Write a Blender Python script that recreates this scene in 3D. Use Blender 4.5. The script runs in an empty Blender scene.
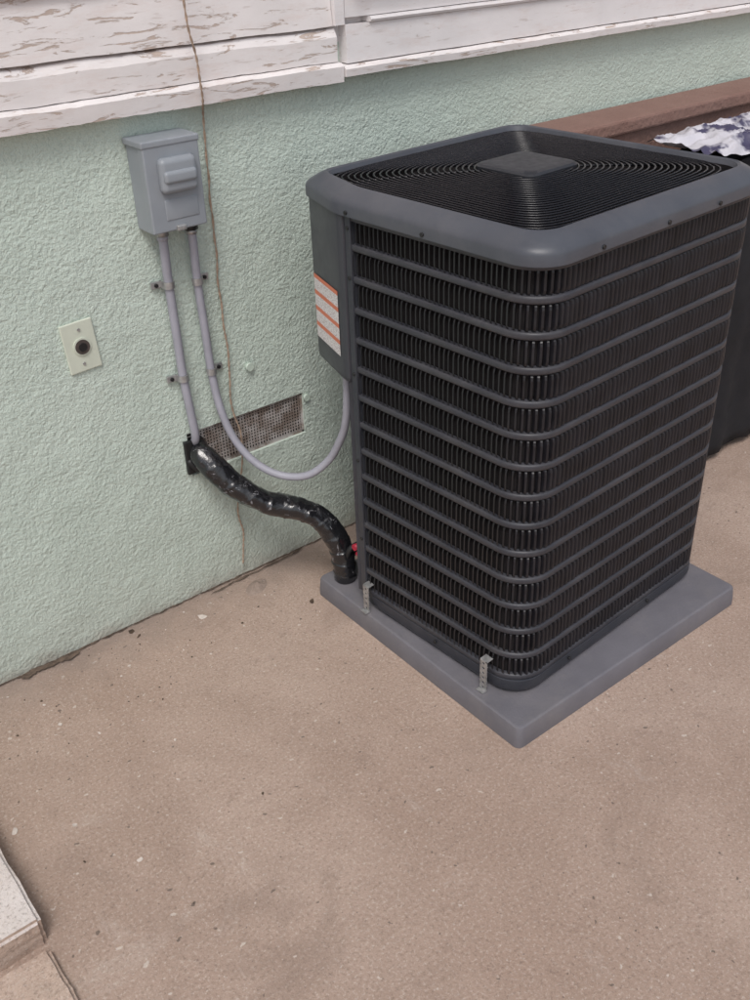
import bpy, bmesh, math, random
from mathutils import Vector, Matrix, Euler, noise
random.seed(7)
S=bpy.context.scene
# ---------------------------------------------------------------- helpers
def link(o,parent=None):
    S.collection.objects.link(o)
    if parent: o.parent=parent
    return o
def empty(name,loc=(0,0,0),rot=(0,0,0)):
    o=bpy.data.objects.new(name,None); o.location=loc; o.rotation_euler=rot
    o.empty_display_size=.1
    return link(o)
def mesh(name,vs,fs,mat,parent=None,smooth=False,mats=None,fm=None):
    me=bpy.data.meshes.new(name); me.from_pydata([tuple(v) for v in vs],[],fs); me.update()
    if mats:
        for m in mats: me.materials.append(m)
        for p,i in zip(me.polygons,fm): p.material_index=i
    else: me.materials.append(mat)
    if smooth:
        for p in me.polygons: p.use_smooth=True
    return link(bpy.data.objects.new(name,me),parent)
def box(name,lo,hi,mat,parent=None,bev=0,seg=2,rot=None):
    bm=bmesh.new(); bmesh.ops.create_cube(bm,size=1)
    c=[(a+b)/2 for a,b in zip(lo,hi)]; s=[b-a for a,b in zip(lo,hi)]
    for v in bm.verts: v.co=Vector((v.co.x*s[0],v.co.y*s[1],v.co.z*s[2]))
    if bev: bmesh.ops.bevel(bm,geom=bm.edges[:],offset=bev,segments=seg,affect='EDGES',profile=.5)
    me=bpy.data.meshes.new(name); bm.to_mesh(me); bm.free(); me.materials.append(mat)
    o=bpy.data.objects.new(name,me); o.location=c
    if rot: o.rotation_euler=rot
    return link(o,parent)
def cyl(name,c,r,h,axis,mat,parent=None,seg=24,r2=None):
    bm=bmesh.new(); bmesh.ops.create_cone(bm,cap_ends=True,segments=seg,radius1=r,radius2=r if r2 is None else r2,depth=h)
    me=bpy.data.meshes.new(name); bm.to_mesh(me); bm.free(); me.materials.append(mat)
    for p in me.polygons: p.use_smooth=len(p.vertices)==4
    o=bpy.data.objects.new(name,me); o.location=c
    o.rotation_euler={'x':(0,math.pi/2,0),'y':(math.pi/2,0,0),'z':(0,0,0)}[axis]
    return link(o,parent)
def cr(pts,n=10):
    P=[Vector(p) for p in pts]; P=[P[0]*2-P[1]]+P+[P[-1]*2-P[-2]]; out=[]
    for i in range(1,len(P)-2):
        a,b,c,d=P[i-1:i+3]
        for k in range(n):
            t=k/n
            out.append(.5*((2*b)+(c-a)*t+(2*a-5*b+4*c-d)*t*t+(3*b-a-3*c+d)*t**3))
    out.append(P[-2]); return out
def tube(name,pts,r,mat,parent=None,seg=10,closed=False,rf=None):
    P=[Vector(p) for p in pts]; n=len(P); vs=[];fs=[]
    up=None
    for i in range(n):
        if closed: t=(P[(i+1)%n]-P[i-1]).normalized()
        else: t=(P[min(i+1,n-1)]-P[max(i-1,0)]).normalized()
        if up is None:
            up=Vector((0,0,1)) if abs(t.z)<.9 else Vector((1,0,0))
        u=(up-t*up.dot(t)).normalized(); w=t.cross(u); up=u
        for k in range(seg):
            a=2*math.pi*k/seg; rr=rf(i,a) if rf else r
            vs.append(P[i]+u*math.cos(a)*rr+w*math.sin(a)*rr)
    m=n if closed else n-1
    for i in range(m):
        j=(i+1)%n
        for k in range(seg):
            l=(k+1)%seg
            fs.append((i*seg+k,i*seg+l,j*seg+l,j*seg+k))
    if not closed:
        fs.append(tuple(range(seg))[::-1]); fs.append(tuple((n-1)*seg+k for k in range(seg)))
    return mesh(name,vs,fs,mat,parent,True)
def join(name,objs,parent=None):
    bm=bmesh.new(); mats=[]
    me=bpy.data.meshes.new(name)
    for o in objs:
        idx=[]
        for m in o.data.materials:
            if m not in mats: mats.append(m)
            idx.append(mats.index(m))
        o.data.transform(Matrix.LocRotScale(o.location,o.rotation_euler,o.scale))
        for p in o.data.polygons: p.material_index=idx[p.material_index]
        bm.from_mesh(o.data)
    bm.to_mesh(me); bm.free()
    for m in mats: me.materials.append(m)
    for o in objs: bpy.data.objects.remove(o)
    return link(bpy.data.objects.new(name,me),parent)
# ---------------------------------------------------------------- materials
class NT:
    def __init__(s,name):
        s.m=bpy.data.materials.new(name); s.m.use_nodes=True; s.t=s.m.node_tree; s.n=s.t.nodes; s.l=s.t.links
        s.b=s.n['Principled BSDF']; s.tc=s.n.new('ShaderNodeTexCoord')
    def map(s,scale=(1,1,1)):
        m=s.n.new('ShaderNodeMapping'); m.inputs['Scale'].default_value=scale; s.l.new(s.tc.outputs['Object'],m.inputs[0]); return m.outputs[0]
    def noise(s,scale,detail=4,rough=.55,vec=None,dist=0):
        x=s.n.new('ShaderNodeTexNoise'); x.inputs['Scale'].default_value=scale; x.inputs['Detail'].default_value=detail
        x.inputs['Roughness'].default_value=rough; x.inputs['Distortion'].default_value=dist
        s.l.new(vec or s.tc.outputs['Object'],x.inputs['Vector']); return x.outputs['Fac']
    def ramp(s,f,stops):
        r=s.n.new('ShaderNodeValToRGB'); e=r.color_ramp.elements
        while len(e)<len(stops): e.new(.5)
        for k,(p,c) in enumerate(stops):
            e[k].position=p; e[k].color=(c,c,c,1) if isinstance(c,(int,float)) else (*c,1)
        s.l.new(f,r.inputs[0]); return r.outputs[0]
    def mix(s,f,a,b,mode='MIX'):
        x=s.n.new('ShaderNodeMix'); x.data_type='RGBA'; x.blend_type=mode
        for i,v in ((0,f),(6,a),(7,b)):
            if isinstance(v,bpy.types.NodeSocket): s.l.new(v,x.inputs[i])
            elif i==0: x.inputs[0].default_value=v
            else: x.inputs[i].default_value=(*v,1)
        return x.outputs[2]
    def math(s,op,a,b=0):
        x=s.n.new('ShaderNodeMath'); x.operation=op
        for i,v in enumerate((a,b)):
            if isinstance(v,bpy.types.NodeSocket): s.l.new(v,x.inputs[i])
            else: x.inputs[i].default_value=v
        return x.outputs[0]
    def sep(s,ax):
        x=s.n.new('ShaderNodeSeparateXYZ'); s.l.new(s.tc.outputs['Object'],x.inputs[0]); return x.outputs[ax]
    def col(s,c):
        if isinstance(c,bpy.types.NodeSocket): s.l.new(c,s.b.inputs['Base Color'])
        else: s.b.inputs['Base Color'].default_value=(*c,1)
    def rough(s,c):
        if isinstance(c,bpy.types.NodeSocket): s.l.new(c,s.b.inputs['Roughness'])
        else: s.b.inputs['Roughness'].default_value=c
    def bump(s,h,strength,dist,prev=None):
        x=s.n.new('ShaderNodeBump'); x.inputs['Strength'].default_value=strength; x.inputs['Distance'].default_value=dist
        s.l.new(h,x.inputs['Height'])
        if prev: s.l.new(prev,x.inputs['Normal'])
        s.l.new(x.outputs[0],s.b.inputs['Normal']); return x.outputs[0]
def simple(name,c,rough=.5,metal=0,var=.15,nscale=30,bump=0,bscale=200,dust=0):
    t=NT(name); n=t.noise(nscale,5)
    a=tuple(v*(1-var) for v in c); b=tuple(min(1,v*(1+var)) for v in c)
    cc=t.mix(t.ramp(n,[(.3,0),(.7,1)]),a,b)
    if dust: cc=t.mix(t.ramp(t.noise(7,8,.75),[(.45,0),(.8,dust)]),cc,(.30,.27,.25))
    t.col(cc); t.rough(t.ramp(t.noise(nscale*2,3),[(.3,max(0,rough-.07)),(.7,min(1,rough+.07))]))
    t.b.inputs['Metallic'].default_value=metal
    if bump: t.bump(t.noise(bscale,3),bump,.002)
    return t.m
def stucco():
    t=NT('mint_stucco')
    base=t.mix(t.ramp(t.noise(1.8,6,.6),[(.3,0),(.7,1)]),(.515,.605,.535),(.585,.67,.60))
    base=t.mix(t.ramp(t.noise(70,4,.7),[(.52,0),(.75,.45)]),base,(.68,.74,.67))
    base=t.mix(t.ramp(t.noise(95,4,.7),[(.30,.40),(.45,0)]),base,(.38,.45,.385))
    base=t.mix(t.ramp(t.noise(5,8,.75),[(.54,0),(.80,.40)]),base,(.46,.50,.44))
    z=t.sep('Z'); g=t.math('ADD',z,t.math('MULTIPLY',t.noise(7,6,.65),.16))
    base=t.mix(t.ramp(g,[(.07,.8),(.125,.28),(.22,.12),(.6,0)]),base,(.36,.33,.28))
    t.col(base); t.rough(.92)
    a=t.noise(105,2,.5); f=t.noise(240,3,.65)
    h=t.math('ADD',a,t.math('MULTIPLY',f,.45))
    h=t.math('ADD',h,t.math('MULTIPLY',t.noise(46,2,.5),.8))
    h=t.math('ADD',h,t.math('MULTIPLY',t.noise(8,2,.5),2.0))
    t.bump(h,1,.0047)
    return t.m
def concrete(name,c1,c2,c3,speck=True):
    t=NT(name)
    b=t.mix(t.ramp(t.noise(1.0,7,.62),[(.38,0),(.62,1)]),c1,c2)
    b=t.mix(t.ramp(t.noise(3.2,8,.72,dist=.5),[(.46,0),(.72,.7)]),b,c3)
    b=t.mix(t.ramp(t.noise(120,5,.75),[(.33,.60),(.49,0)]),b,(.16,.11,.085))
    b=t.mix(t.ramp(t.noise(135,5,.75,t.map((1,1,1.3))),[(.52,0),(.68,.60)]),b,(.64,.56,.49))
    if speck:
        b=t.mix(t.ramp(t.noise(17,9,.8),[(.55,0),(.74,.55)]),b,(.19,.135,.11))
        b=t.mix(t.ramp(t.noise(2.4,9,.8,t.map((1.3,1,1)),1.2),[(.59,0),(.71,.38)]),b,(.56,.49,.44))
        b=t.mix(t.ramp(t.noise(1.5,6,.7,t.map((1,1.6,1)),.8),[(.54,0),(.66,.42)]),b,(.24,.175,.14))
        b=t.mix(t.ramp(t.noise(48,2,.5),[(.705,0),(.73,.7)]),b,(.09,.07,.06))
        b=t.mix(t.ramp(t.noise(41,2,.5,t.map((1,1.1,1))),[(.705,0),(.73,.7)]),b,(.60,.53,.47))
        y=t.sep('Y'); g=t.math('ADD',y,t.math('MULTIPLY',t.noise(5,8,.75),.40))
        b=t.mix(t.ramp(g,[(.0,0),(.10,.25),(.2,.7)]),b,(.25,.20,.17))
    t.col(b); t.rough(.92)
    p=t.bump(t.noise(180,4,.7),.8,.003); t.bump(t.noise(11,6,.6),.4,.012,p)
    return t.m
def peeling(name,amt=.60,c=(.82,.78,.77)):
    t=NT(name)
    v=t.map((3,3,22))
    n=t.noise(2.6,8,.72,v,.8)
    wood=t.mix(t.noise(60,3,.5,t.map((1,1,14))),(.36,.25,.19),(.56,.45,.38))
    paint=t.mix(t.ramp(t.noise(5,6,.65),[(.35,0),(.7,1)]),c,tuple(x*.9 for x in c))
    f=t.ramp(n,[(amt,0),(amt+.02,.8)])
    paint=t.mix(t.ramp(t.noise(3,8,.8,t.map((2,2,9))),[(.50,0),(.78,.5)]),paint,(.62,.47,.41))
    paint=t.mix(t.ramp(t.noise(90,3,.6,t.map((.15,1,1))),[(.62,0),(.70,.45)]),paint,(.50,.42,.38))
    t.col(t.mix(f,paint,wood)); t.rough(.6)
    p=t.bump(t.ramp(n,[(amt,1),(amt+.03,0)]),.5,.002); t.bump(t.noise(40,4,.5,t.map((.5,1,1))),.35,.003,p)
    return t.m
M_stucco=stucco()
M_ground=concrete('concrete_ground',(.372,.268,.212),(.452,.342,.28),(.315,.224,.175))
M_white=peeling('peeling_white_paint',.575)
M_white2=peeling('white_paint_trim',.66,(.84,.81,.81))
M_unit=simple('charcoal_painted_steel',(.035,.038,.048),.42,.0,.12,12,.08,400,.10)
M_strap=simple('louver_band_steel',(.037,.038,.047),.45,.0,.18,12,.08,400,.12)
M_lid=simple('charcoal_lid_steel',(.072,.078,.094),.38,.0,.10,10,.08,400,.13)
M_panel=simple('charcoal_panel_steel',(.048,.050,.061),.40,.0,.08,8,.05,300,.06)
M_fin=simple('louver_steel',(.0125,.0120,.0155),.42,.0,.35,15,0,200,0)
M_core=simple('coil_dark',(.009,.007,.008),.8,0,.3,80)
M_wire=simple('black_grille_wire',(.008,.008,.011),.25,0,.1)
M_fan=simple('fan_metal',(.22,.22,.23),.4,.3,.2)
M_black=simple('black_plastic',(.012,.012,.013),.5,0,.2)
M_pad=simple('grey_pad_plastic',(.145,.140,.158),.65,0,.14,5,.45,140,.30)
M_box=simple('grey_enclosure_paint',(.28,.305,.335),.42,.0,.07,10,.05,200,.12)
M_cond=simple('grey_conduit_plastic',(.34,.34,.39),.5,0,.08,20)
M_galv=simple('galvanised_steel',(.42,.42,.42),.4,.6,.3,60)
M_plate=simple('painted_plate',(.60,.64,.54),.55,0,.05,20)
M_mint=simple('mint_paint_blob',(.52,.61,.53),.7,0,.08,40,.5,150)
M_brown=simple('dark_receptacle',(.07,.055,.05),.6,0,.3,80)
M_cord=simple('tan_cord',(.38,.28,.21),.8,0,.3,90)
M_red=simple('red_cap',(.45,.02,.05),.4)
M_dirt=simple('dirt',(.11,.08,.06),.95,0,.5,60,.8,120)
M_chip=simple('paint_chip',(.60,.53,.48),.8,0,.25,60)
M_leaf=simple('dry_leaf',(.07,.045,.03),.8,0,.4,60)
M_glass=simple('window_glass',(.03,.035,.04),.08,0,.05)
M_cloth=simple('black_cover_fabric',(.009,.009,.012),.85,0,.3,20,.3,100)
t=NT('black_pipe_tape'); n=t.noise(26,7,.75,None,1.5)
t.col(t.mix(t.ramp(n,[(.60,0),(.63,.5)]),(.010,.010,.012),(.42,.42,.45))); t.rough(t.ramp(t.noise(18),[(.3,.12),(.7,.32)]))
t.b.inputs['Coat Weight'].default_value=.6; t.b.inputs['Coat Roughness'].default_value=.12
t.bump(t.noise(38,4,.5,None,.8),.6,.006); M_tape=t.m
t=NT('silver_cloth'); t.col(t.mix(t.ramp(t.noise(7,4),[(.50,0),(.57,1)]),(.58,.57,.62),(.06,.055,.11))); t.rough(.5); t.bump(t.noise(60,4),.4,.004); M_silver=t.m
t=NT('brown_stucco_ledge'); t.col(t.mix(t.noise(9,6,.65),(.19,.105,.085),(.28,.175,.145))); t.rough(.9); t.bump(t.noise(60,5),.8,.008); M_ledge=t.m
t=NT('vent_screen'); t.col(t.mix(t.ramp(t.noise(30,5,.6),[(.4,0),(.6,1)]),(.24,.19,.16),(.50,.47,.45))); t.rough(.6); M_screen=t.m
t=NT('warning_label')
z=t.sep('Z'); zz=t.math('FRACT',t.math('MULTIPLY',t.math('SUBTRACT',z,.832),23.2))
txt=t.noise(1,2,.5,t.map((150,150,330)))
base=t.mix(t.ramp(txt,[(.50,0),(.54,.6)]),(.76,.74,.74),(.42,.34,.34))
t.col(t.mix(t.ramp(zz,[(.0,0),(.72,0),(.73,1)]),base,(.66,.19,.10))); t.rough(.4); M_label=t.m
# ---------------------------------------------------------------- ground
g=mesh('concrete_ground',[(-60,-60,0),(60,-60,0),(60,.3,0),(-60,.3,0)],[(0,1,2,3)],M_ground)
def ribbon(name,pts,w,mat,z=.004,parent=None,n=14):
    P=cr(pts,n); vs=[];fs=[]
    for i,p in enumerate(P):
        t=(P[min(i+1,len(P)-1)]-P[max(i-1,0)]).normalized(); s=Vector((-t.y,t.x,0))
        tp=min(1,i/6,(len(P)-1-i)/6)
        a=tp*w*(.15+1.3*abs(noise.noise(p*19))+.9*abs(noise.noise(p*61))); b=tp*w*(.15+1.3*abs(noise.noise(p*23+Vector((5,5,5))))+.8*abs(noise.noise(p*70)))
        j=.006*noise.noise(p*30)
        vs+= [p+s*(a+j)+Vector((0,0,z)),p-s*(b-j)+Vector((0,0,z))]
    for i in range(len(P)-1): fs.append((2*i,2*i+1,2*i+3,2*i+2))
    return mesh(name,vs,fs,mat,parent)
a=ribbon('a',[(x,-.003,0) for x in [-1.6,-1.3,-1.1,-.9,-.8,-.7,-.55,-.4,-.3,-.15,0,.15,.3,.6,1,1.6]],.0055,M_dirt,.004,n=34)
b=ribbon('b',[(-.86,-.02,0),(-.8,-.012,0),(-.74,-.02,0),(-.68,-.012,0)],.015,M_dirt,.007,n=24)
c=ribbon('c',[(-.26,-.03,0),(-.2,-.022,0),(-.12,-.02,0),(0,-.018,0),(.1,-.012,0)],.005,M_dirt,.006,n=24)
join('dirt_seam',[a,b,c])
vs=[];fs=[];fm=[]
def chip(x,y,r,mi,h=.0015):
    k=random.randint(5,8); b=len(vs); a0=random.random()*6; st=random.uniform(.45,1)
    rr=[r*random.uniform(.5,1.15) for _ in range(k)]
    for lv in (.0004,h):
        for i in range(k):
            a=2*math.pi*i/k; lx=math.cos(a)*rr[i]; ly=math.sin(a)*rr[i]*st
            vs.append((x+lx*math.cos(a0)-ly*math.sin(a0),y+lx*math.sin(a0)+ly*math.cos(a0),lv))
    fs.append(tuple(b+k+i for i in range(k))); fm.append(mi)
    for i in range(k): fs.append((b+i,b+(i+1)%k,b+k+(i+1)%k,b+k+i)); fm.append(mi)
for i in range(190):
    x=random.uniform(-1.15,.0); y=-abs(random.gauss(0,.22))-.015
    chip(x,y,random.choice([.001,.0012,.0015,.002,.003,.0045]),0 if random.random()<.5 else 1)
for x,y,r,mi in [(-.953,-.587,.009,0),(-.641,-.499,.007,0),(-.847,-.253,.008,0),(-.881,-.775,.008,0),(-.333,-.103,.018,0),(-.527,-.028,.014,1),(-.52,-.06,.01,1),(-1.07,-.515,.012,0),(-.78,-.35,.006,0),(-.6,-.16,.006,0),(-.45,-.2,.006,0),(-.7,-.62,.005,0),(-.98,-.7,.005,1)]: chip(x,y,r,mi)
for i in range(90): chip(random.uniform(-.9,1.3),random.uniform(-1.9,-.3),random.choice([.0008,.001,.0014,.002]),random.choice([0,1,1]))
mesh('paint_chips',vs,fs,None,None,False,[M_chip,M_leaf],fm)
bm=bmesh.new(); bmesh.ops.create_grid(bm,x_segments=14,y_segments=14,size=.05)
for v in bm.verts:
    r=v.co.length/.05; v.co.z=max(0,(1-r))*.014+max(0,1-r)*.01*noise.noise(v.co*60)-.002; v.co.y*=.6
me=bpy.data.meshes.new('mortar_splash'); bm.to_mesh(me); bm.free(); me.materials.append(M_ground)
for p in me.polygons: p.use_smooth=True
o=link(bpy.data.objects.new('mortar_splash',me)); o.location=(-.127,-.085,.001); o.rotation_euler=(0,0,.5)
bm=bmesh.new(); bmesh.ops.create_grid(bm,x_segments=5,y_segments=4,size=.013)
for v in bm.verts:
    v.co.y*=.6*(1-abs(v.co.x)/.016); v.co.z=.008+30*v.co.x**2+.004*noise.noise(v.co*90)
me=bpy.data.meshes.new('dry_leaf'); bm.to_mesh(me); bm.free(); me.materials.append(M_leaf)
o=link(bpy.data.objects.new('dry_leaf',me)); o.location=(-.045,-.262,-.004); o.rotation_euler=(.3,.2,.8)
# ---------------------------------------------------------------- house
H=empty('stucco_house',(0,0,0))
X0,X1,Z1=-6,7,1.4
vx0,vx1,vz0,vz1=-.245,.155,.412,.548
vs=[];fs=[]
def q(*p):
    b=len(vs); vs.extend(p); fs.append(tuple(range(b,b+4)))
q((X0,0,-.1),(vx0,0,-.1),(vx0,0,Z1+.1),(X0,0,Z1+.1)); q((vx1,0,-.1),(X1,0,-.1),(X1,0,Z1+.1),(vx1,0,Z1+.1))
q((vx0,0,-.1),(vx1,0,-.1),(vx1,0,vz0),(vx0,0,vz0)); q((vx0,0,vz1),(vx1,0,vz1),(vx1,0,Z1+.1),(vx0,0,Z1+.1))
d=.022
q((vx0,0,vz0),(vx1,0,vz0),(vx1,d,vz0+.004),(vx0,d,vz0+.004)); q((vx0,0,vz1),(vx0,d,vz1),(vx1,d,vz1),(vx1,0,vz1))
q((vx0,0,vz0),(vx0,d,vz0),(vx0,d,vz1),(vx0,0,vz1)); q((vx1,0,vz0),(vx1,0,vz1),(vx1,d,vz1),(vx1,d,vz0))
mesh('wall',vs,fs,M_stucco,H)
box('upper_wall',(X0,.0,1.5),(X1,.12,3.4),M_white2,H)
def board(name,x0,x1,prof,mat,n=None,j=.002):
    n=n or max(2,int((x1-x0)/.02)); vs=[];fs=[];k=len(prof)
    for i in range(n+1):
        x=x0+(x1-x0)*i/n
        for (y,z) in prof:
            vs.append((x,y+j*noise.noise(Vector((x*6,y*9,z*9))),z+j*1.0*noise.noise(Vector((x*7,z*9+4,y*9)))+j*.5*noise.noise(Vector((x*60,z*9,2)))))
    for i in range(n):
        for m in range(k):
            a=i*k+m; b=i*k+(m+1)%k; fs.append((a,b,b+k,a+k))
    fs.append(tuple(range(k))[::-1]); fs.append(tuple(n*k+m for m in range(k)))
    return mesh(name,vs,fs,mat,H)
board('drip_lip',-2.5,.335,[(.01,1.412),(-.040,1.408),(-.043,1.446),(-.034,1.454),(.01,1.46)],M_white,j=.0035)
board('drip_board',-2.5,.327,[(.008,1.462),(-.028,1.4575),(-.028,1.515),(-.018,1.534),(.008,1.54)],M_white,j=.0035)
board('siding_board_1',-2.5,.318,[(.006,1.543),(-.024,1.541),(-.012,1.665),(.006,1.665)],M_white,j=.002)
board('siding_board_2',-2.5,.318,[(.006,1.668),(-.024,1.667),(-.012,1.79),(.006,1.79)],M_white,j=.002)
for k in range(3,14):
    z=1.668+.126*(k-2); board('siding_board_%d'%k,-2.5,.318,[(.006,z),(-.024,z),(-.012,z+.122),(.006,z+.122)],M_white2,n=20)
board('corner_trim',.320,.350,[(.004,1.542),(-.034,1.542),(-.034,3.3),(.004,3.3)],M_white2,n=3)
board('sill_lip',.338,5.5,[(.01,1.424),(-.046,1.420),(-.048,1.438),(-.04,1.446),(.01,1.45)],M_white,j=.002)
board('apron',.353,5.5,[(.008,1.452),(-.034,1.450),(-.034,1.541),(.008,1.541)],M_white2,j=.0012)
board('apron_bead',.43,5.5,[(.008,1.5425),(-.040,1.5425),(-.044,1.549),(-.040,1.556),(.008,1.556)],M_white2,j=.0008)
board('sill_board',.353,5.5,[(.007,1.558),(-.032,1.558),(-.032,1.66),(.007,1.66)],M_white2,j=.001)
board('window_sill',.36,2.6,[(.005,1.663),(-.075,1.663),(-.078,1.69),(.005,1.71)],M_white2)
box('window_glass',(.5,-.015,1.76),(2.4,-.01,2.9),M_glass,H)
for nm,lo,hi in [('window_frame_bottom',(.42,-.04,1.712),(2.48,-.004,1.775)),('window_frame_top',(.42,-.04,2.88),(2.48,-.004,2.96)),('window_frame_l',(.42,-.038,1.777),(.5,-.005,2.878)),('window_frame_r',(2.4,-.038,1.777),(2.48,-.005,2.878)),('window_mullion',(1.42,-.038,1.777),(1.48,-.005,2.878))]:
    box(nm,lo,hi,M_white2,H,.004)
box('eave',(X0,-.45,3.4),(X1,.3,3.46),M_white2,H)
cyl('wall_bolt',(-.023,-.006,.69),.012,.014,'y',M_mint,H,10)
cyl('wall_blob',(.165,-.004,.53),.011,.01,'y',M_mint,H,9)
# foundation vent screen
p=.0098; x=vx0+.045
vs=[];fs=[]
def bar(a,b,w,y):
    (x0,z0),(x1,z1)=a,b; d=Vector((x1-x0,z1-z0)).normalized(); s=(-d.y*w,d.x*w)
    i=len(vs)
    vs.extend([(x0+s[0],y,z0+s[1]),(x0-s[0],y,z0-s[1]),(x1-s[0],y,z1-s[1]),(x1+s[0],y,z1+s[1]),
      (x0+s[0],y+.002,z0+s[1]),(x0-s[0],y+.002,z0-s[1]),(x1-s[0],y+.002,z1-s[1]),(x1+s[0],y+.002,z1+s[1])])
    for f in ((0,1,2,3),(7,6,5,4),(0,4,5,1),(3,2,6,7)): fs.append(tuple(i+k for k in f))
while x<vx1-.002:
    bar((x,vz0+.004),(x+random.uniform(-.001,.001),vz1),.0017+.0006*random.random(),.010); x+=p
z=vz0+.010
while z<vz1-.002:
    bar((vx0,z),(vx1,z+random.uniform(-.001,.001)),.0015+.0006*random.random(),.0128); z+=p
for a_,b_ in (((vx0+.04,vz0+.004),(vx1,vz0+.004)),((vx0+.04,vz1-.004),(vx1,vz1-.004)),((vx1-.004,vz0),(vx1-.004,vz1))): bar(a_,b_,.0045,.0072)
sc_=mesh('screen',vs,fs,M_screen)
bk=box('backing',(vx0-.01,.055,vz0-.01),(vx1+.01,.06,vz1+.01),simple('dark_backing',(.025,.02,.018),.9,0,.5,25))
join('foundation_vent_screen',[sc_,bk])
# ---------------------------------------------------------------- disconnect box
D=empty('electrical_disconnect_box',(-.221,0,1.2475))
w,h,dp=.074,.1075,.082
box('body',(-w+.004,-dp,-h),(w-.004,-.001,h-.008),M_box,D,.004)
vs=[(-w,-dp-.012,-h+.004),(w,-dp-.012,-h+.004),(w,-dp-.014,h-.006),(-w,-dp-.014,h-.006),
    (-w,-dp+.012,-h+.004),(w,-dp+.012,-h+.004),(w,-dp+.012,h+.002),(-w,-dp+.012,h+.002)]
o=mesh('cover',vs,[(0,1,2,3),(7,6,5,4),(0,4,5,1),(3,2,6,7),(1,5,6,2),(4,0,3,7)],M_box,D)
m=o.modifiers.new('b','BEVEL'); m.width=.004; m.segments=3
box('hood',(-w-.003,-dp-.016,h-.012),(w+.003,-.002,h+.004),M_box,D,.004,3)
def rbox(name,c,s,rad,mat,parent,seg=6):
    bm=bmesh.new(); bmesh.ops.create_cube(bm,size=1)
    for v in bm.verts: v.co=Vector((v.co.x*s[0],v.co.y*s[1],v.co.z*s[2]))
    bmesh.ops.bevel(bm,geom=bm.edges[:],offset=rad,segments=seg,affect='EDGES',profile=.5)
    me=bpy.data.meshes.new(name); bm.to_mesh(me); bm.free(); me.materials.append(mat)
    for p_ in me.polygons: p_.use_smooth=True
    o=bpy.data.objects.new(name,me); o.location=c; return link(o,parent)
rbox('raised_cover',(.006,-dp-.020,.030),(.098,.030,.082),.014,M_box,D)
rbox('raised_rib',(.006,-dp-.032,.028),(.088,.020,.030),.0095,M_box,D)
rbox('lower_emboss',(.01,-dp-.011,-.052),(.09,.006,.050),.0028,M_box,D,3)
rbox('hasp',(.0,-dp-.012,-h+.010),(.026,.016,.014),.003,M_galv,D,3)
cyl('hub_1',(-.028,-.04,-h-.008),.017,.02,'z',M_galv,D,6)
cyl('hub_2',(.054,-.04,-h-.008),.018,.02,'z',M_black,D,6)
cyl('hub_ring_2',(.054,-.04,-h-.022),.015,.012,'z',M_galv,D,16)
cyl('hub_ring_1',(-.028,-.04,-h-.022),.014,.012,'z',M_cond,D,16)
# ---------------------------------------------------------------- conduits
def strap(x,z,y=-.02,side=-1):
    vs_=[];fs_=[]
    K=10
    for i in range(K+1):
        t_=math.pi*(1+i/K)
        for r_ in (.0128,.0155):
            for dz in (-.009,.009): vs_.append((x+math.cos(t_)*r_,y+math.sin(t_)*r_,z+dz))
    for i in range(K):
        a=i*4; b=a+4
        fs_+= [(a+2,a+3,b+3,b+2),(a,b,b+2,a+2),(a+1,a+3,b+3,b+1)]
    a=mesh('s',vs_,fs_,M_galv)
    lo,hi=((x-.042,x-.012) if side<0 else (x+.012,x+.042))
    b=box('s',(lo,-.0095,z-.009),(hi,-.0035,z+.009),M_galv,None,.001)
    b2=box('s',((x-.0155 if side<0 else x+.012),y,z-.009),((x-.012 if side<0 else x+.0155),-.0035,z+.009),M_galv)
    c=cyl('s',((x-.029) if side<0 else x+.029,-.012,z),.0055,.006,'y',M_black,None,6)
    return [a,b,b2,c]
pts=cr([(-.249,-.04,1.125),(-.2477,-.038,1.09),(-.243,-.024,.995),(-.240,-.02,.86),(-.239,-.02,.733),(-.233,-.022,.62),(-.228,-.02,.545),(-.224,.006,.51),(-.22,.03,.495)],8)
c1=tube('c',pts,.0118,M_cond,None,14)
join('electrical_conduit',[c1]+strap(-.243,.992,-.024)+strap(-.239,.728))
pts=cr([(-.167,-.04,1.125),(-.1655,-.038,1.09),(-.1605,-.024,.975),(-.155,-.02,.84),(-.1516,-.02,.708),(-.145,-.035,.60),(-.1265,-.06,.511),(-.095,-.105,.445),(-.0486,-.16,.408),(.005,-.22,.412),(.0473,-.27,.4655),(.064,-.31,.54),(.069,-.335,.6066),(.068,-.35,.70),(.068,-.352,.79)],10)
c2=tube('c',pts,.0112,M_cond,None,14)
join('electrical_conduit',[c2]+strap(-.1605,.982,-.024,1)+strap(-.152,.722,-.02,1))
# ---------------------------------------------------------------- outlet cover
O=empty('wall_outlet_cover',(-.496,0,.888))
box('plate',(-.043,-.007,-.066),(.043,-.0005,.066),M_plate,O,.003,3,rot=(0,math.radians(-3),0))
cyl('ring',(.002,-.008,0),.0235,.004,'y',M_plate,O,28)
cyl('hole',(.002,-.0108,0),.019,.003,'y',M_brown,O,28)
cyl('hole_core',(.002,-.0125,0),.011,.003,'y',M_black,O,20)
for s in(-1,1): cyl('screw_%d'%(s+2),(0.001*s,-.008,.045*s),.004,.003,'y',M_galv,O,10)
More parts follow.
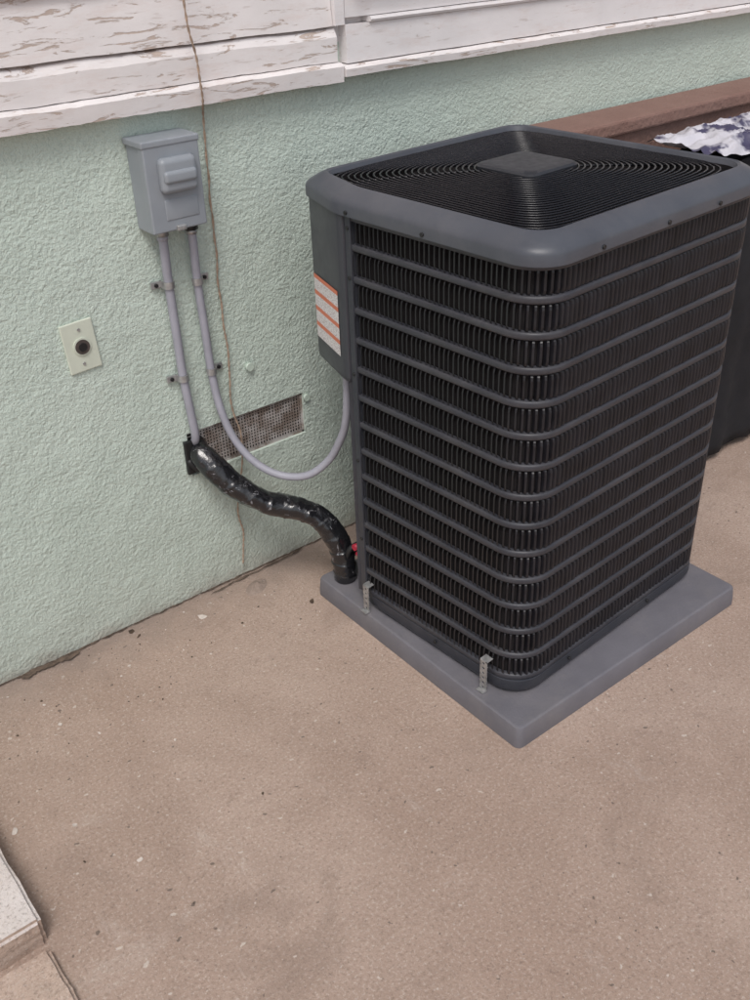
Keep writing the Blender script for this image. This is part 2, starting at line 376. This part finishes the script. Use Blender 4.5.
# ---------------------------------------------------------------- hanging cord
ctrl=[(-.112,-.06,1.9),(-.122,-.06,1.65),(-.106,-.058,1.52),(-.100,-.056,1.42),(-.082,-.014,1.36),(-.087,-.010,1.1),(-.092,-.01,.9),(-.088,-.012,.75),(-.096,-.010,.6),(-.082,-.02,.5),(-.093,-.03,.42),(-.118,-.012,.25),(-.112,-.012,.15),(-.125,-.012,.05)]
P=cr(ctrl,30); A=[];B=[]
for i,pq in enumerate(P):
    th=i*.55; rr=.0016
    jit=Vector((.004*noise.noise(pq*14),.0,0))
    A.append(pq+jit+Vector((math.cos(th)*rr,math.sin(th)*rr,0))); B.append(pq+jit-Vector((math.cos(th)*rr,math.sin(th)*rr,0)))
join('hanging_twisted_cord',[tube('a',A,.0016,M_cord,None,6),tube('b',B,.0016,M_cord,None,6)])
# ---------------------------------------------------------------- refrigerant line bundle
ctrl=[(-.215,.03,.50),(-.214,-.04,.470),(-.170,-.10,.395),(-.100,-.150,.333),(-.022,-.20,.300),(.030,-.245,.262),(.058,-.285,.18),(.062,-.30,.12),(.064,-.30,.066)]
P=cr(ctrl,30)
def rf(i,a):
    p_=P[i]; c_,s_=math.cos(a),math.sin(a)
    ph_=(i*.052+a/(2*math.pi)*.9+.35*noise.noise(p_*9))%1.0
    wrap=.0026*(1-ph_)**2
    return .0335+wrap+.0075*noise.noise(Vector((p_.x*11+c_*.8,p_.y*11+s_*.8,p_.z*11)))+.002*noise.noise(Vector((p_.x*60+c_*2,p_.y*60+s_*2,p_.z*60)))
b1=tube('b',P,.03,M_tape,None,30,False,rf)
b2=tube('b',cr([(.064,-.30,.10),(.080,-.305,.15),(.13,-.315,.165),(.19,-.33,.165)],8),.017,M_tape,None,12)
b3=tube('b',cr([(.056,-.31,.12),(.066,-.33,.185),(.12,-.345,.20),(.18,-.35,.20)],8),.009,M_black,None,10)
b4=cyl('b',(.070,-.356,.205),.010,.022,'x',M_red); b5=cyl('b',(.070,-.366,.182),.008,.018,'y',M_red)
b6=box('b',(-.262,-.014,.425),(-.236,-.0008,.53),M_black,None,.003)
b7=tube('b',cr([(-.255,-.006,.47),(-.235,-.02,.44),(-.20,-.02,.43)],4),.010,M_black,None,8)
join('insulated_refrigerant_pipe',[b1,b2,b3,b4,b5,b6,b7])
# ---------------------------------------------------------------- outlines / lofts
def outline(hx,hy,r,n=8,cham=None,kk=.045):
    pts=[]
    for (cx,cy,a0) in ((-hx+r,-hy+r,math.pi),(hx-r,-hy+r,1.5*math.pi),(hx-r,hy-r,0),(-hx+r,hy-r,.5*math.pi)):
        if cham and cx<0 and cy>0:
            dx,dy=cham
            B=Vector((-hx+dx,hy)); C=Vector((-hx,hy-dy))
            u=(C-B).normalized(); k=kk
            for j in range(n+1):
                t=j/n; p0=B+Vector((k,0)); p2=B+u*k; pts.append(((1-t)**2*p0+2*t*(1-t)*B+t*t*p2)[:])
            for j in range(n+1):
                t=j/n; p0=C-u*.03; p2=C+Vector((0,-.03)); pts.append(((1-t)**2*p0+2*t*(1-t)*C+t*t*p2)[:])
            continue
        for j in range(n+1):
            a=a0+.5*math.pi*j/n; pts.append((cx+r*math.cos(a),cy+r*math.sin(a)))
    return pts
def loft(name,rings,mat,parent,captop=True,capbot=True,smooth=True,closed=True):
    n=len(rings[0]); vs=[v for r in rings for v in r]; fs=[]
    for i in range(len(rings)-1):
        for k in range(n if closed else n-1):
            l=(k+1)%n; fs.append((i*n+k,i*n+l,(i+1)*n+l,(i+1)*n+k))
    if capbot: fs.append(tuple(range(n))[::-1])
    if captop: fs.append(tuple((len(rings)-1)*n+k for k in range(n)))
    o=mesh(name,vs,fs,mat,parent)
    if smooth:
        for p_ in o.data.polygons: p_.use_smooth=len(p_.vertices)==4
        m=o.modifiers.new('e','EDGE_SPLIT'); m.split_angle=math.radians(32)
    return o
px0,px1,py0,py1,ph=0,.91,-1.092,-.236,.064
cx,cy=(px0+px1)/2,(py0+py1)/2; hx,hy=(px1-px0)/2,(py1-py0)/2
rings=[]
for off,z in ((0,0.001),(.0,.02),(.003,ph-.008),(.005,ph-.003),(.010,ph)):
    rings.append([(cx+x,cy+y,z) for x,y in outline(hx-off,hy-off,.018,5)])
loft('equipment_pad',rings,M_pad,None)
# ---------------------------------------------------------------- AC unit
U=empty('air_conditioner_unit',(.453,-.598,0),(0,0,math.radians(3.5)))
bx,by=.414,.397; HB=1.21; z0b=.088
rings=[[(x,y,z) for x,y in outline(bx-.002+o_,by-.002+o_,.085,8,(.20,.24))] for o_,z in ((-.006,ph+.006),(.0,ph+.012),(.004,ph+.022),(.004,z0b+.024),(.000,z0b+.026))]
loft('base_pan',rings,M_unit,U)
for i,(x,y) in enumerate(((-.3,-.3),(.3,-.3),(.3,.3),(-.2,.3))): cyl('foot_%d'%i,(x,y,ph+.004),.03,.010,'z',M_black,U,12)
R=.09; YP=.190
rings=[[(x,y,z) for x,y in outline(bx-.011,by-.011,.082,8,(.25,by-YP-.015),.02)] for z in (z0b+.02,HB-.01)]
loft('coil_core',rings,M_core,U)
def path():
    segs=[]
    def line(a,b,n):
        segs.append(('l',Vector(a),Vector(b),Vector(n),(Vector(b)-Vector(a)).length))
    def arc(c,a0): segs.append(('a',Vector(c),a0,None,R*math.pi/2))
    line((-bx,YP),(-bx,-by+R),(-1,0)); arc((-bx+R,-by+R),math.pi)
    line((-bx+R,-by),(bx-R,-by),(0,-1)); arc((bx-R,-by+R),1.5*math.pi)
    line((bx,-by+R),(bx,by-R),(1,0)); arc((bx-R,by-R),0)
    line((bx-R,by),(-bx+.26,by),(0,1))
    return segs
SEG=path(); L=sum(s[4] for s in SEG)
def at(s):
    s=max(0,min(L-1e-6,s))
    for g_ in SEG:
        if s<=g_[4]:
            if g_[0]=='l':
                return g_[1]+(g_[2]-g_[1])*(s/g_[4]), g_[3]
            a=g_[2]+s/R; n_=Vector((math.cos(a),math.sin(a))); return g_[1]+n_*R,n_
        s-=g_[4]
    return at(L-1e-5)
NR=14; zt=HB-.008; zb=z0b+.026; pr=(zt-zb)/NR; sh=.0165
pitch=.0150; nf=int(L/pitch)
vs=[];fs=[]
prof=[(0,.2),(.1,.8),(.22,1),(.78,1),(.9,.8),(1,.2)]
for r in range(NR):
    a=zb+r*pr+sh*.42; b=zb+(r+1)*pr-sh*.42
    for k in range(nf):
        s0=(k+.04)*pitch; s1=(k+.68)*pitch; sm=(s0+s1)/2
        pA,nA=at(s0); pB,nB=at(s1); pM,nM=at(sm)
        base=len(vs)
        jj=random.uniform(-.0009,.0009); js=random.uniform(-.0009,.0009)
        for zf,kk in prof:
            z=a+(b-a)*zf
            for pnt,nn,o_ in ((pA,nA,-.0070),(pM,nM,-.0070+.0085*kk+jj),(pB,nB,-.0070+.0095*kk+jj)):
                vs.append((pnt.x+nn.x*o_-nn.y*js,pnt.y+nn.y*o_+nn.x*js,z))
        for i in range(len(prof)-1):
            for c_ in (0,1):
                q0=base+i*3+c_; fs.append((q0,q0+1,q0+4,q0+3))
mesh('louvers',vs,fs,M_fin,U,False)
def sweep(name,prof,mat,z,s0=0,s1=L,ds=.012,parent=U):
    n=int((s1-s0)/ds); vs=[];fs=[];k=len(prof)
    for i in range(n+1):
        p_,n_=at(s0+(s1-s0)*i/n)
        for o_,dz in prof: vs.append((p_.x+n_.x*o_,p_.y+n_.y*o_,z+dz))
    for i in range(n):
        for m_ in range(k-1): fs.append((i*k+m_,i*k+m_+1,(i+1)*k+m_+1,(i+1)*k+m_))
    o=mesh(name,vs,fs,mat,parent,True); return o
h2=sh/2
sp=[(-.009,-h2-.002),(-.001,-h2),(.0018,-h2*.8),(.0024,-h2*.3),(.0024,h2*.3),(.0018,h2*.8),(-.001,h2),(-.009,h2+.002)]
for r in range(NR+1):
    sweep('band_%02d'%r,sp,M_strap,zb+r*pr+(h2 if r==0 else (-h2 if r==NR else 0)))
def post(name,s0,s1,pr_=.0042):
    n=8; vs=[];fs=[]
    for i in range(n+1):
        p_,n_=at(s0+(s1-s0)*i/n); o_=pr_ if 0<i<n else -.01
        if i in(1,n-1): o_=pr_-.0005
        for z in (zb-.004,zt+.002): vs.append((p_.x+n_.x*o_,p_.y+n_.y*o_,z))
    for i in range(n): fs.append((2*i,2*i+2,2*i+3,2*i+1))
    return mesh(name,vs,fs,M_unit,U)
post('post_left',-.001,.024,.0055)
lenL=SEG[0][4]+SEG[1][4]; sFR=lenL+SEG[2][4]
post('post_right',sFR+.05,sFR+.10)
post('post_back',L-.05,L)
vs=[(-bx+.004,YP+.002),(-bx-.002,YP+.016),(-bx+.010,YP+.026),(-bx+.14,.345),(-bx+.27,by-.004)]
loft('service_panel_lower',[[(x,y,z) for x,y in vs] for z in (z0b+.02,HB-.01)],M_unit,U,False,False,False,False)
hlx,hly=.429,.412
cb=[(-bx+.004,YP-.002),(-bx-.007,YP+.004),(-bx-.009,YP+.014),(-bx-.006,YP+.028),(-hlx+.064,hly-.026),(-hlx+.078,hly-.008),(-hlx+.105,hly-.006),(-hlx+.26,hly-.01),(-hlx+.26,hly-.05),(-bx+.05,YP-.01)]
def shr(pts,k):
    c_=Vector((sum(p[0] for p in pts)/len(pts),sum(p[1] for p in pts)/len(pts)))
    return [tuple(c_+(Vector(p)-c_)*k) for p in pts]
ZB=.775
loft('control_box',[[(x,y,z) for x,y in pp] for pp,z in ((shr(cb,.955),ZB-.003),(shr(cb,.985),ZB+.002),(cb,ZB+.012),(cb,HB))],M_panel,U)
A=Vector((-bx-.006,YP+.028)); B=Vector((-hlx+.064,hly-.026)); u=(B-A).normalized(); nrm=Vector((-u.y,u.x)); LL=(B-A).length
a_=A+u*.012+nrm*.0015; b_=A+u*(LL-.004)+nrm*.0015
mesh('warning_label',[(a_.x,a_.y,.832),(b_.x,b_.y,.832),(b_.x,b_.y,1.004),(a_.x,a_.y,1.004)],[(0,1,2,3)],M_label,U)
# lid
rl=.085; CH=(.065,.200)
LO=[]
for off,z in ((.008,HB-.010),(.0,HB-.010),(.0,HB+.012),(.003,HB+.020),(.010,HB+.027),(.028,HB+.039),(.040,HB+.046),(.046,HB+.048),(.052,HB+.045),(.056,HB+.034)):
    LO.append([(x,y,z) for x,y in outline(hlx-off,hly-off,max(.03,rl-off*.55),10,(CH[0]-off*.35,CH[1]-off*.35),.035)])
loft('lid',LO,M_lid,U,False,False)
loft('fan_well',[[(x,y,z) for x,y in outline(hlx-.057,hly-.057,.05,8,(.05,.175))] for z in (HB-.25,HB+.034)],M_core,U,False,True)
GZ=HB+.036
def gz(r): return GZ+.016*(1-min(1,r/.37)**2)
loops=[]; ng=25
rx,ry=hlx-.060,hly-.060
def clampc(x,y):
    lim=(-x*.945+y*.327); mx=.458
    if lim>mx:
        kf=mx/lim; x*=kf;y*=kf
    return x,y
for i in range(ng):
    f=(i+.5)/ng; rad=.25+.745*f
    e=2.0+6.5*f**1.2
    pts=[]
    for k in range(96):
        a=2*math.pi*k/96; c_,s_=math.cos(a),math.sin(a)
        rr=rad/((abs(c_)**e+abs(s_)**e)**(1/e))
        x,y=clampc(rr*c_*rx,rr*s_*ry)
        pts.append((x,y,gz(rad*.37)+.0005*random.random()))
    loops.append(tube('g',pts,.0025,M_wire,None,6,True))
for k in range(16):
    a=2*math.pi*k/16+.1; c_,s_=math.cos(a),math.sin(a); e=8
    ro=1/((abs(c_)**e+abs(s_)**e)**(1/e))
    pts=[]
    for t_ in range(9):
        f=.15+(ro-.15)*t_/8; x,y=clampc(c_*f*rx,s_*f*ry); pts.append((x,y,gz((f/ro)*.37)-.0045))
    loops.append(tube('g',pts,.003,M_wire,None,5))
join('top_grille',loops,U)
rings=[[(x,y,z) for x,y in outline(.092-o_,.092-o_,.025,6)] for o_,z in ((0,GZ+.008),(0,GZ+.020),(.005,GZ+.025),(.02,GZ+.027))]
loft('centre_cap',rings,simple('centre_cap_plastic',(.028,.030,.036),.42,0,.1),U)
cyl('fan_motor',(0,0,HB-.06),.075,.13,'z',M_fan,U,24)
for k in range(3):
    a0=k*2*math.pi/3+.4; vs=[];fs=[]
    for i in range(7):
        r_=.07+.27*i/6
        for j in range(7):
            aa=a0+(j/6)*(1.05-.3*i/6); vs.append((math.cos(aa)*r_,math.sin(aa)*r_,HB-.08+.07*(j/6)-.01*i/6))
    for i in range(6):
        for j in range(6): fs.append((i*7+j,i*7+j+1,(i+1)*7+j+1,(i+1)*7+j))
    mesh('fan_blade_%d'%k,vs,fs,M_fan,U,True)
sc=[]
for s in [.02,.27,.54,.72,.95,1.15]:
    p_,n_=at(s); sc.append((p_+n_*.0165,n_,HB-.001))
for k,z in enumerate((.30,.55,.80,1.05,1.17)):
    p_,n_=at(.012); sc.append((p_+n_*.006,n_,z))
for s in (.3,.75,1.1):
    p_,n_=at(s); sc.append((p_+n_*.006,n_,z0b+.012))
p_=[]
for c_,n_,z in sc:
    o=cyl('s',(c_.x,c_.y,z),.0050,.004,'z',M_black,None,8); o.rotation_euler=Vector((n_.x,n_.y,0)).to_track_quat('Z','Y').to_euler(); p_.append(o)
join('screws',p_,U)
# ---------------------------------------------------------------- brackets
def bracket(x,y,h):
    w=.0125; n=int(h/.0145)
    bm=bmesh.new()
    def quad(pts):
        f=[bm.verts.new(p) for p in pts]; bm.faces.new(f)
    ch=h/n
    for i in range(n):
        zc=(i+.5)*ch; K=16; rin=.0038
        inner=[(0,math.cos(2*math.pi*(k+.5)/K)*rin,zc+math.sin(2*math.pi*(k+.5)/K)*rin) for k in range(K)]
        outer=[]
        for k in range(K):
            a=2*math.pi*(k+.5)/K; c_,s_=math.cos(a),math.sin(a); m_=max(abs(c_)/w,abs(s_)/(ch/2)); outer.append((0,c_/m_,zc+s_/m_))
        for k in range(K):
            l=(k+1)%K; quad([inner[k],outer[k],outer[l],inner[l]])
        for sy in(-1,1):
            for sz in (-1,1):
                quad([(0,sy*w,zc+sz*ch/2),(0,sy*w*.999,zc+sz*ch/2*.6),(0,sy*w*.5,zc+sz*ch/2*.98),(0,sy*w*.5,zc+sz*ch/2)])
    quad([(0,-w,0),(0,w,0),(-.014,w,0),(-.014,-w,0)])
    quad([(0,-w,h),(0,w,h),(.02,w,h+.002),(.02,-w,h+.002)])
    me=bpy.data.meshes.new('hold_down_bracket'); bm.to_mesh(me); bm.free(); me.materials.append(M_galv)
    o=link(bpy.data.objects.new('hold_down_bracket',me)); o.location=(x,y,ph+.0035)
    m_=o.modifiers.new('s','SOLIDIFY'); m_.thickness=.0016
bracket(.037,-.925,.095); bracket(.012,-.470,.085)
# ---------------------------------------------------------------- step bottom left
def rough_block(name,lo,hi,mats,j=.006,seg=26):
    bm=bmesh.new(); bmesh.ops.create_cube(bm,size=1)
    c=[(a+b)/2 for a,b in zip(lo,hi)]; s=[b-a for a,b in zip(lo,hi)]
    for v in bm.verts: v.co=Vector((c[0]+v.co.x*s[0],c[1]+v.co.y*s[1],c[2]+v.co.z*s[2]))
    bmesh.ops.bevel(bm,geom=bm.edges[:],offset=.008,segments=2,affect='EDGES')
    bmesh.ops.subdivide_edges(bm,edges=[e for e in bm.edges if e.calc_length()>.03],cuts=seg,use_grid_fill=True)
    bm.normal_update()
    for v in bm.verts: v.co+=v.normal*(j*noise.noise(v.co*22)+j*.6*noise.noise(v.co*60))
    me=bpy.data.meshes.new(name); bm.to_mesh(me); bm.free()
    for m in mats: me.materials.append(m)
    for p_ in me.polygons:
        p_.material_index=0 if (p_.normal.z>.5) else len(mats)-1
    return link(bpy.data.objects.new(name,me))
M_steptop=concrete('painted_step_top',(.66,.60,.57),(.74,.69,.66),(.56,.44,.38),False)
M_stepside=concrete('step_side',(.46,.34,.27),(.52,.41,.34),(.36,.25,.19),False)
rough_block('concrete_step',(-2.2,-.838,-.02),(-1.122,-.01,.075),[M_steptop,M_stepside],.004)
rough_block('paving_brick',(-1.42,-1.03,-.03),(-1.13,-.862,.022),[M_stepside],.004,12)
# ---------------------------------------------------------------- ledge wall + covered grill
L_=empty('brown_retaining_wall',(0,0,0))
box('cap',(.98,-.19,1.145),(6.5,-.012,1.19),M_ledge,L_,.008)
box('face',(1.0,-.17,-.05),(6.5,-.013,1.143),M_ledge,L_,.004)
bm=bmesh.new(); bmesh.ops.create_cube(bm,size=1)
for v in bm.verts: v.co=Vector((1.74+v.co.x*.80,-.38+v.co.y*.32,.54+v.co.z*1.09))
bmesh.ops.bevel(bm,geom=bm.edges[:],offset=.04,segments=4,affect='EDGES')
bmesh.ops.subdivide_edges(bm,edges=[e for e in bm.edges if e.calc_length()>.1],cuts=24,use_grid_fill=True)
bm.normal_update()
for v in bm.verts:
    if v.co.z>.02: v.co+=v.normal*(.03*noise.noise(Vector((v.co.x*9,v.co.y*9,v.co.z*2.2)))+.012*noise.noise(v.co*24))
me=bpy.data.meshes.new('black_covered_grill'); bm.to_mesh(me); bm.free(); me.materials.append(M_cloth)
for p_ in me.polygons: p_.use_smooth=True
link(bpy.data.objects.new('black_covered_grill',me))
vs=[];fs=[];n=64
for i in range(n+1):
    for j in range(n+1):
        u_,v_=i/n,j/n; x=1.38+.66*u_; y=-.54+.31*v_
        P_=Vector((x*6,y*9,0)); edge=min(u_,1-u_,v_,1-v_)
        z=1.112+.022*min(1,edge*5)*(.6+noise.noise(P_))+.022*(1-abs(noise.noise(P_*1.7))*2.4)+.006*noise.noise(P_*5)
        vs.append((x+.03*noise.noise(P_*1.1+Vector((3,1,0))),y+.03*noise.noise(P_*.9),max(z,1.108)))
for i in range(n):
    for j in range(n): fs.append((i*(n+1)+j,(i+1)*(n+1)+j,(i+1)*(n+1)+j+1,i*(n+1)+j+1))
mesh('silver_cloth',vs,fs,M_silver,None,True)
# ---------------------------------------------------------------- light
W=bpy.data.worlds.new('World'); S.world=W; W.use_nodes=True; nt=W.node_tree
sky=nt.nodes.new('ShaderNodeTexSky'); sky.sky_type='NISHITA'; sky.sun_disc=False
EL,AZ=math.radians(58),math.radians(222)
sky.sun_elevation=EL; sky.sun_rotation=AZ; sky.air_density=1; sky.dust_density=3
hs=nt.nodes.new('ShaderNodeHueSaturation'); hs.inputs['Saturation'].default_value=.45
nt.links.new(sky.outputs[0],hs.inputs['Color']); nt.links.new(hs.outputs[0],nt.nodes['Background'].inputs[0])
nt.nodes['Background'].inputs[1].default_value=.14
sd=bpy.data.lights.new('sun','SUN'); sd.energy=1.5; sd.angle=math.radians(22); sd.color=(1,.96,.93)
so=link(bpy.data.objects.new('sun',sd))
dirv=Vector((math.sin(AZ)*math.cos(EL),math.cos(AZ)*math.cos(EL),math.sin(EL)))
so.rotation_euler=dirv.to_track_quat('Z','Y').to_euler(); so.location=(-3,-4,6)
# ---------------------------------------------------------------- camera
cd=bpy.data.cameras.new('camera'); cam=link(bpy.data.objects.new('camera',cd)); S.camera=cam
Mr=Matrix.Rotation(-.6536,3,'Z')@Matrix.Rotation(1.0147,3,'X')@Matrix.Rotation(-.0377,3,'Z')
cam.matrix_world=Matrix.Translation((-1.3206,-2.2675,1.8313))@Mr.to_4x4()
cd.sensor_fit='VERTICAL'; cd.sensor_height=36; cd.lens=36*.9784; cd.clip_end=300; cd.clip_start=.05
S.view_settings.view_transform='Standard'; S.view_settings.look='None'; S.view_settings.exposure=0
